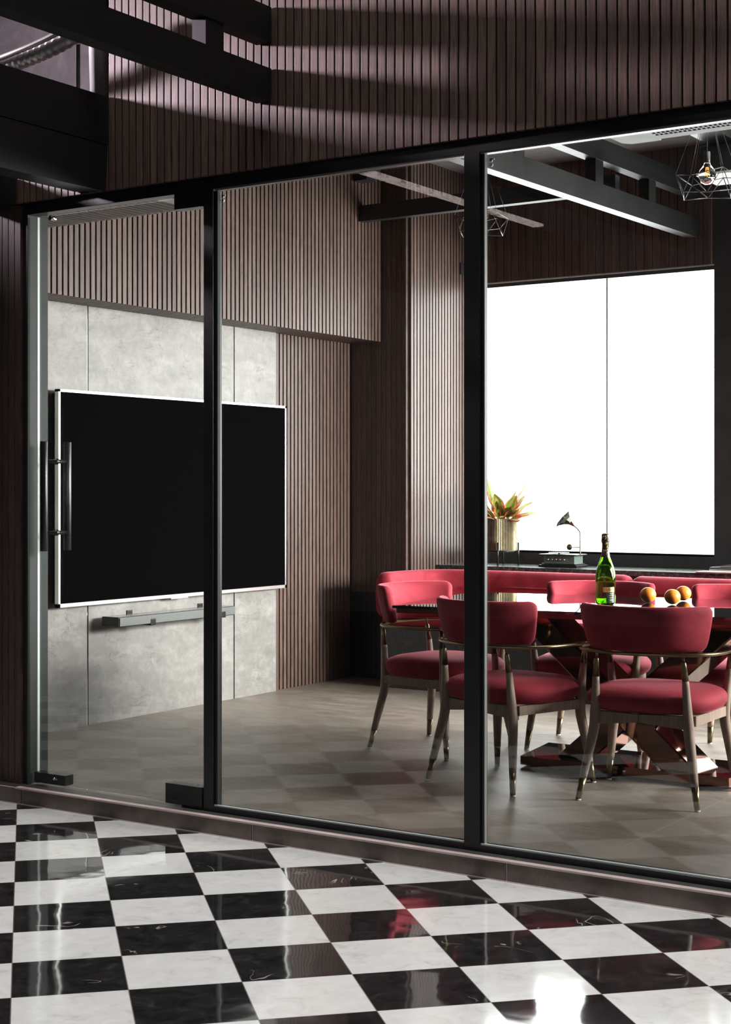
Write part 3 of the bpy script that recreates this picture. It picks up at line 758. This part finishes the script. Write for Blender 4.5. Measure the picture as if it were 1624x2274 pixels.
def leaf(mb, uvl, base, az, elev, L, w, droop, twist):
    n = 12; d = Vector((math.cos(az)*math.cos(elev), math.sin(az)*math.cos(elev), math.sin(elev)))
    side = Vector((-math.sin(az), math.cos(az), 0)); up = side.cross(d)*-1
    side = (Matrix.Rotation(twist, 3, d) @ side); p = Vector(base); rows = []
    stem = .30
    for i in range(n+1):
        t = i/n; e = elev-droop*t*t; dd = Vector((math.cos(az)*math.cos(e), math.sin(az)*math.cos(e), math.sin(e)))
        if i: p = p+dd*(L/n)
        u = max(0, (t-stem)/(1-stem)); ww = w*(math.sin(PI*u**.75)**.85 if 0 < u < 1 else 0)
        ww = max(ww, .0018)
        nrm = side.cross(dd).normalized()
        fold = nrm*(ww*.35)
        wob = nrm*math.sin(t*9+az*3)*w*.12
        rows.append([mb.bm.verts.new(q) for q in (p-side*ww-fold*-1+wob, p-side*ww*.5+wob*.5, p, p+side*ww*.5-wob*.5, p+side*ww+fold-wob)])
    for i in range(n):
        for k in range(4):
            f = mb.bm.faces.new((rows[i][k], rows[i][k+1], rows[i+1][k+1], rows[i+1][k])); f.smooth = True
            vals = [(i/n, k/4), (i/n, (k+1)/4), ((i+1)/n, (k+1)/4), ((i+1)/n, k/4)]
            for lp_, uvv in zip(f.loops, vals): lp_[uvl].uv = uvv
mb = MB(); uvl = mb.bm.loops.layers.uv.new('UVMap')
rnd = random.Random(11)
view = math.radians(33.6)   # the plant spreads towards the light and the room alike
specs = [(200, 72, .27, .030), (160, 78, .28, .028), (20, 68, .26, .026), (30, 50, .24, .028), (10, 30, .25, .028), (-20, 38, .21, .027), (-60, 48, .20, .032), (-75, 60, .17, .030),
         (215, 45, .22, .028), (225, 28, .22, .026), (190, 55, .22, .028), (60, 60, .24, .026), (90, 50, .20, .026), (130, 52, .21, .026), (250, 42, .19, .028), (300, 30, .17, .026),
         (335, 55, .22, .030), (350, 18, .16, .026), (170, 30, .17, .026), (45, 25, .18, .026), (280, 68, .20, .030), (0, 80, .22, .026)]
specs += [(az+37, el*.85, L*.86, w) for az, el, L, w in specs[:14]]
for az, el, L, w in specs:
    w *= 1.22+.25*rnd.random(); L *= 1.12 if el > 50 else .95
    a = math.radians(az+rnd.uniform(-8, 8)); el = math.radians(el)
    leaf(mb, uvl, (.03*math.cos(a), .03*math.sin(a), .186), a, el, L, w, rnd.uniform(.3, .8), rnd.uniform(-.5, .5))
mb.build('foliage', M['leaf'], pp, fix=False)

gm = empty('gramophone_ornament', (-4.409, 8.93, ZS)); tag(gm, 'small dark ornamental gramophone with faceted horn on the window shelf', 'gramophone')
bxm = MB(); bxm.box((-.135, -.085, 0), (.135, .085, .014), .001); bxm.box((-.120, -.072, .014), (.120, .072, .022), .001); bxm.build('plinth', M['blackfit'], gm)
M['smoke'] = simple('smoked_green_cabinet', (.16, .20, .18), .15, .2)
cab = MB().box((-.108, -.062, .022), (.108, .062, .074)).build('cabinet', M['smoke'], gm)
for k_ in range(5):
    MB().lathe([(0, 0), (.007, 0), (.007, .004), (.004, .008), (0, .008)], 14).xf(Matrix.Translation((-.075+k_*.028, -.062, .048)) @ Matrix.Rotation(PI/2, 4, 'X')).build('knob', M['chrome'], cab)
for k_ in range(6):
    box('front_slot', (.074+k_*.005, -.0635, .050), (.076+k_*.005, -.0615, .060), M['chrome'], cab)
MB().box((-.135, -.08, .074), (.130, .08, .082), .001).build('lid_plate', M['blackfit'], gm)
MB().lathe([(0, .088), (.066, .088), (.066, .091), (.012, .092), (0, .094)], 36, c=(-.03, 0)).lathe([(.006, .082), (.006, .089)], 12, c=(-.03, 0)).build('record', M['blackfit'], gm)
armp = curve_pts([(.120, .0, .080), (.120, .0, .14), (.120, .0, .205), (.116, .0, .226), (.098, .0, .246), (.078, .0, .262)], 6)
MB().tube(armp, .0042, 10).tube([(.120, 0, .127), (.060, 0, .127)], .003, 8).build('tone_arm', M['bronze'], gm)
MB().lathe([(0, -.004), (.0185, -.004), (.020, 0), (.0185, .004), (.006, .005), (.005, .009), (0, .009)], 24).xf(Matrix.Translation((.044, 0, .127)) @ Matrix.Rotation(PI/2, 4, 'X')).build('sound_box', M['bronze'], gm)
hm = MB(); d = Vector((-.72, -.10, .69)).normalized(); x_ = Vector((0, 1, 0)).cross(d).normalized(); y_ = d.cross(x_)
segs = 9; rg = []
for r, t in ((.004, 0), (.018, .034), (.040, .058), (.064, .073), (.086, .081)):
    rg.append([hm.bm.verts.new(Vector((.080, 0, .260))+d*t+x_*r*math.cos(2*PI*k_/segs)+y_*r*math.sin(2*PI*k_/segs)) for k_ in range(segs)])
for a, b in zip(rg, rg[1:]):
    for k_ in range(segs): hm.bm.faces.new((a[k_], a[(k_+1) % segs], b[(k_+1) % segs], b[k_]))
hh = hm.build('horn', simple('polished_gunmetal', (.30, .29, .25), .15, 1), gm, fix=False)
sm_ = hh.modifiers.new('thickness', 'SOLIDIFY'); sm_.thickness = .0015
# books
def book(name, loc, size, cover, lab):
    t = empty(name, loc); w, d_, h_ = size
    c = MB(); c.box((0, 0, 0), (w, d_, .0025)); c.box((0, 0, h_-.0025), (w, d_, h_)); c.box((w-.003, 0, 0), (w, d_, h_)); c.build('cover', cover, t)
    MB().box((.002, .003, .0025), (w-.003, d_-.003, h_-.0025)).build('pages', M['white_paint'], t); tag(t, lab, 'book', 'books at the right end of the shelf'); return t
book('book', (-3.405, 8.86, ZS), (.30, .22, .020), M['blackfit'], 'thick dark book, bottom of the stack at the right end of the window shelf')
book('book', (-3.402, 8.865, ZS+.0205), (.29, .21, .008), M['steptop'], 'thin dark book, middle of the stack at the right end of the window shelf')
book('book', (-3.335, 8.87, ZS+.029), (.23, .19, .010), M['blackfit'], 'small dark book, topmost of the stack at the right end of the window shelf')
mg = book('magazine', (-3.432, 8.715, ZS), (.26, .13, .008), M['trimedge'], 'thin pale magazine overhanging the front edge of the window shelf'); mg['category'] = 'magazine'; del mg['group']

# ------------------------------------------------------------------ ceiling structure of the room
def beam(mb, a, b, w, h):
    a, b = Vector(a), Vector(b); d = (b-a).normalized(); n = Vector((-d.y, d.x, 0))*w/2
    lo = [a-n, b-n, b+n, a+n]
    mb.hull8([(p.x, p.y, a.z) for p in lo], [(p.x, p.y, a.z+h) for p in lo])
def truss(name, x0, y0, x1, y1, w, zl, hl, zu, hu, posts, lab, grp=None, m=None):
    m = m or M['beam']
    t = empty(name, (0, 0, 0))
    mb = MB(); beam(mb, (x0, y0, zl), (x1, y1, zl), w, hl); mb.build('lower_chord', m, t)
    mb = MB(); beam(mb, (x0, y0, zu), (x1, y1, zu), w, hu); mb.build('upper_chord', m, t)
    for y in posts:
        x = x0+(x1-x0)*(y-y0)/(y1-y0); box('post', (x-w*.45, y-.05, zl+hl-.002), (x+w*.45, y+.05, zu+.002), m, t)
    return tag(t, lab, 'beam', grp)
truss('roof_truss', -3.755, 4.66, -3.607, 9.12, .07, 2.87, .12, 3.12, .12, (5.1, 5.8, 6.45, 6.9, 7.78, 8.46), 'dark steel ladder beam running over the table towards the window')
truss('roof_truss', -3.472, .6, -3.472, 4.545, .068, 2.737, .120, 2.954, .13, (.7, 1.3, 1.9, 2.5, 3.1, 3.62, 4.22), 'black steel ladder beam in the hall meeting the slatted wall at upper left', m=M['beam_hall'])
def xbeam(name, x0, x1, y, z, h, w, lab):
    t = tag(box(name, (x0, y-w/2, z), (x1, y+w/2, z+h), M['beam']), lab, 'beam'); return t
xbeam('cross_beam', -5.445, -3.68, 8.15, 3.005, .10, .06, 'dark cross beam from the slatted bulkhead to the ladder beam, behind the left pendant')
xbeam('cross_beam', -5.445, -3.76, 6.75, 3.005, .10, .06, 'dark cross beam high in the centre pane, nearer the glass')
tag(box('hanger_post', (-5.44, 8.05, 3.25), (-5.34, 8.15, 3.45), M['beam']), 'short black hanger post under the ceiling beside the slatted bulkhead', 'hanger')
box_b = tag(box('box_beam', (-2.95, 4.66, 3.10), (-2.80, 9.12, 3.42), M['beam']), 'deep dark beam at the upper right behind the right pendant', 'beam')
# ceiling cassette
ac = empty('ceiling_air_conditioner', (-2.67, 5.60, 2.75)); tag(ac, 'white slotted air conditioner panel near the ceiling at the upper right', 'air conditioner')
MB().prism([(0, .02), (.02, 0), (1.9, 0), (1.9, .35), (.16, .37), (.16, .395), (.03, .395), (0, .36)], 0, .05).build('panel', M['panel_grey'], ac)
MB().box((.18, .10, -.002), (1.86, .30, .001)).build('grille_recess', M['blackfit'], ac)
mb = MB()
for k_ in range(6): mb.box((.18, .112+k_*.034, -.006), (1.86, .122+k_*.034, -.001))
for k_ in range(84): mb.box((.18+k_*.02, .10, -.0055), (.186+k_*.02, .30, -.0015))
mb.build('grille', M['panel_grey'], ac)
# box unit hung at right
un = empty('hanging_box_unit', (-2.72, 7.8, 2.95)); tag(un, 'black box-shaped unit hung on a thin rod behind the right pendant', 'ceiling unit')
MB().box((-.28, -.14, 0), (.28, .14, .15), .02).build('housing', M['blackfit'], un)
MB().box((-.29, -.15, -.012), (.29, .15, 0), .002).build('base_tray', M['pipe_grey'], un)
MB().tube([(.02, 0, .15), (.02, 0, .50)], .010, 10).build('rod', M['black'], un)

# ------------------------------------------------------------------ pendants
def mat_clear():
    m, nt, b = new_mat('clear_bulb_glass'); pset(b, color=(1, .93, .78), rough=0, trans=1, ior=1.15); return m
M['bulb'] = mat_clear()
def mat_fil():
    m, nt, b = new_mat('glowing_filament'); pset(b, color=(.9, .3, .05), em=(1, .35, .06), ems=3.0); return m
M['fil'] = mat_fil()
def pendant():
    t = empty('wire_pendant'); n = 6; R1, R2 = .150, .128
    A = [(R1*math.cos(2*PI*k/n+.35), R1*math.sin(2*PI*k/n+.35), 0) for k in range(n)]
    B = [(R2*math.cos(2*PI*(k+.5)/n+.35), R2*math.sin(2*PI*(k+.5)/n+.35), -.085) for k in range(n)]
    A = [(x, y, z+(.022 if k % 2 else -.008)) for k, (x, y, z) in enumerate(A)]
    B = [(x, y, z+(.012 if k % 2 else -.006)) for k, (x, y, z) in enumerate(B)]
    mb = MB(); r = .0022
    for k in range(n):
        mb.tube([A[k], A[(k+1) % n]], r, 6); mb.tube([B[k], B[(k+1) % n]], r, 6); mb.tube([A[k], B[k]], r, 6); mb.tube([A[(k+1) % n], B[k]], r, 6)
    mb.build('wire_cage', M['black'], t)
    mb = MB()
    for k in range(n): mb.tube([A[k], (0, 0, .42)], .0011, 5)
    mb.build('suspension_wires', M['black'], t)
    MB().tube([(0, 0, .42), (0, 0, .645)], .0022, 6).build('cord', M['black'], t)
    MB().lathe([(0, .125), (.014, .125), (.0155, .12), (.0155, .075), (.0135, .070), (0, .070)], 16).tube([(0, 0, .125), (0, 0, .42)], .0015, 6).build('socket', M['black'], t)
    bl = MB().lathe([(0, -.032), (.012, -.031), (.028, -.022), (.039, -.004), (.0425, .015), (.038, .033), (.026, .050), (.0165, .062), (.0140, .078), (0, .078)][::-1], 28).build('bulb', M['bulb'], t)
    MB().lathe([(0, -.0328), (.012, -.0318), (.0285, -.0226), (.0395, -.0045), (.0390, -.0040), (.028, -.022), (.012, -.031), (0, -.0318)], 28).build('bottom_reflection', M['chrome'], bl)  # silver reflection at the bulb's bottom, built as a chrome shell
    for q in range(4):
        a = q*PI/2+.4; MB().tube([(.004*math.cos(a), .004*math.sin(a), .048), (.009*math.cos(a), .009*math.sin(a), .008)], .0013, 6).build('filament', M['fil'], bl)
    return t
p0 = pendant(); p1_ = copy_tree(p0)
p0.location = (-2.725, 7.07, 2.80); p1_.location = (-4.17, 7.43, 2.80)
tag(p0, 'wire cage pendant with a clear globe bulb at the right edge', 'pendant lamp', 'wire cage pendants')
tag(p1_, 'wire cage pendant partly hidden behind the black glazing post', 'pendant lamp', 'wire cage pendants')

# ------------------------------------------------------------------ hall beams, duct, pipe
tb_ = empty('box_beam', (-4.343, 2.5, 2.492)); tag(tb_, 'massive black box beam at the left edge ending at the slatted wall', 'beam')
MB().prism([(-.09, -2.2), (.09, -2.2), (.09, 2.045), (-.09, 2.045)], .186, .376).build('upper_box', M['beam_hall'], tb_)
MB().hull8([(-.09, -2.2, .016), (.075, -2.2, 0), (.075, 2.045, 0), (-.09, 2.045, .016)], [(-.09, -2.2, .183), (.088, -2.2, .183), (.088, 2.045, .183), (-.09, 2.045, .183)]).build('lower_box', simple('satin_black_cladding', (.010, .011, .012), .38), tb_)
tag(box('box_beam', (-4.98, .4, 2.488), (-4.768, 4.545, 2.60), M['beam_hall'], None, .002), 'small black beam end at the far left below the massive one', 'beam')
mb = MB(); path = curve_pts([(-5.3, 4.36, 3.020), (-4.95, 4.36, 3.000), (-4.70, 4.36, 3.005), (-4.52, 4.36, 3.022), (-4.36, 4.38, 3.058), (-4.15, 4.42, 3.13)], 22)
path = [path[int(i)] for i in range(len(path))]
rad = [.034+(.0028 if i % 4 < 2 else 0) for i in range(len(path))]
tag(mb.tube(path, rad, 20).build('flexible_duct', M['galv']), 'ribbed silver flexible duct curving across the upper left corner', 'duct')
tag(MB().tube([(p.x, p.y-.052, p.z+.012) for p in path], .011, 14).build('conduit_pipe', M['galv']), 'smooth shiny pipe running in front of the ribbed duct', 'pipe')
tag(MB().tube([(-4.395, 4.655, 2.70), (-4.440, 4.655, 3.9)], [.038, .040], 24).build('drain_pipe', M['pipe_grey']), 'upright grey pipe against the concrete beside the slatted wall', 'pipe')

# slim roof light slot added behind the camera for the streak mirrored in the glazing
sk = MB().box((-5.78, -1.9, 3.42), (-5.66, .85, 3.44)).build('hall_light_slot', None)
m_, nt_, b_ = new_mat('roof_light_slot'); n_ = noise(nt_, coords(nt_, (1, 1, 1)), 14, 4, .6, 2)
em_ = nt_.nodes.new('ShaderNodeEmission'); nt_.links.new(ramp(nt_, n_, [(.38, (.30, .22, .21)), (.5, (1, .80, .76)), (.62, (1, .86, .82))]), em_.inputs[0]); em_.inputs[1].default_value = 3.2
nt_.links.new(em_.outputs[0], nt_.nodes['Material Output'].inputs[0]); sk.data.materials.append(m_); structure(sk)
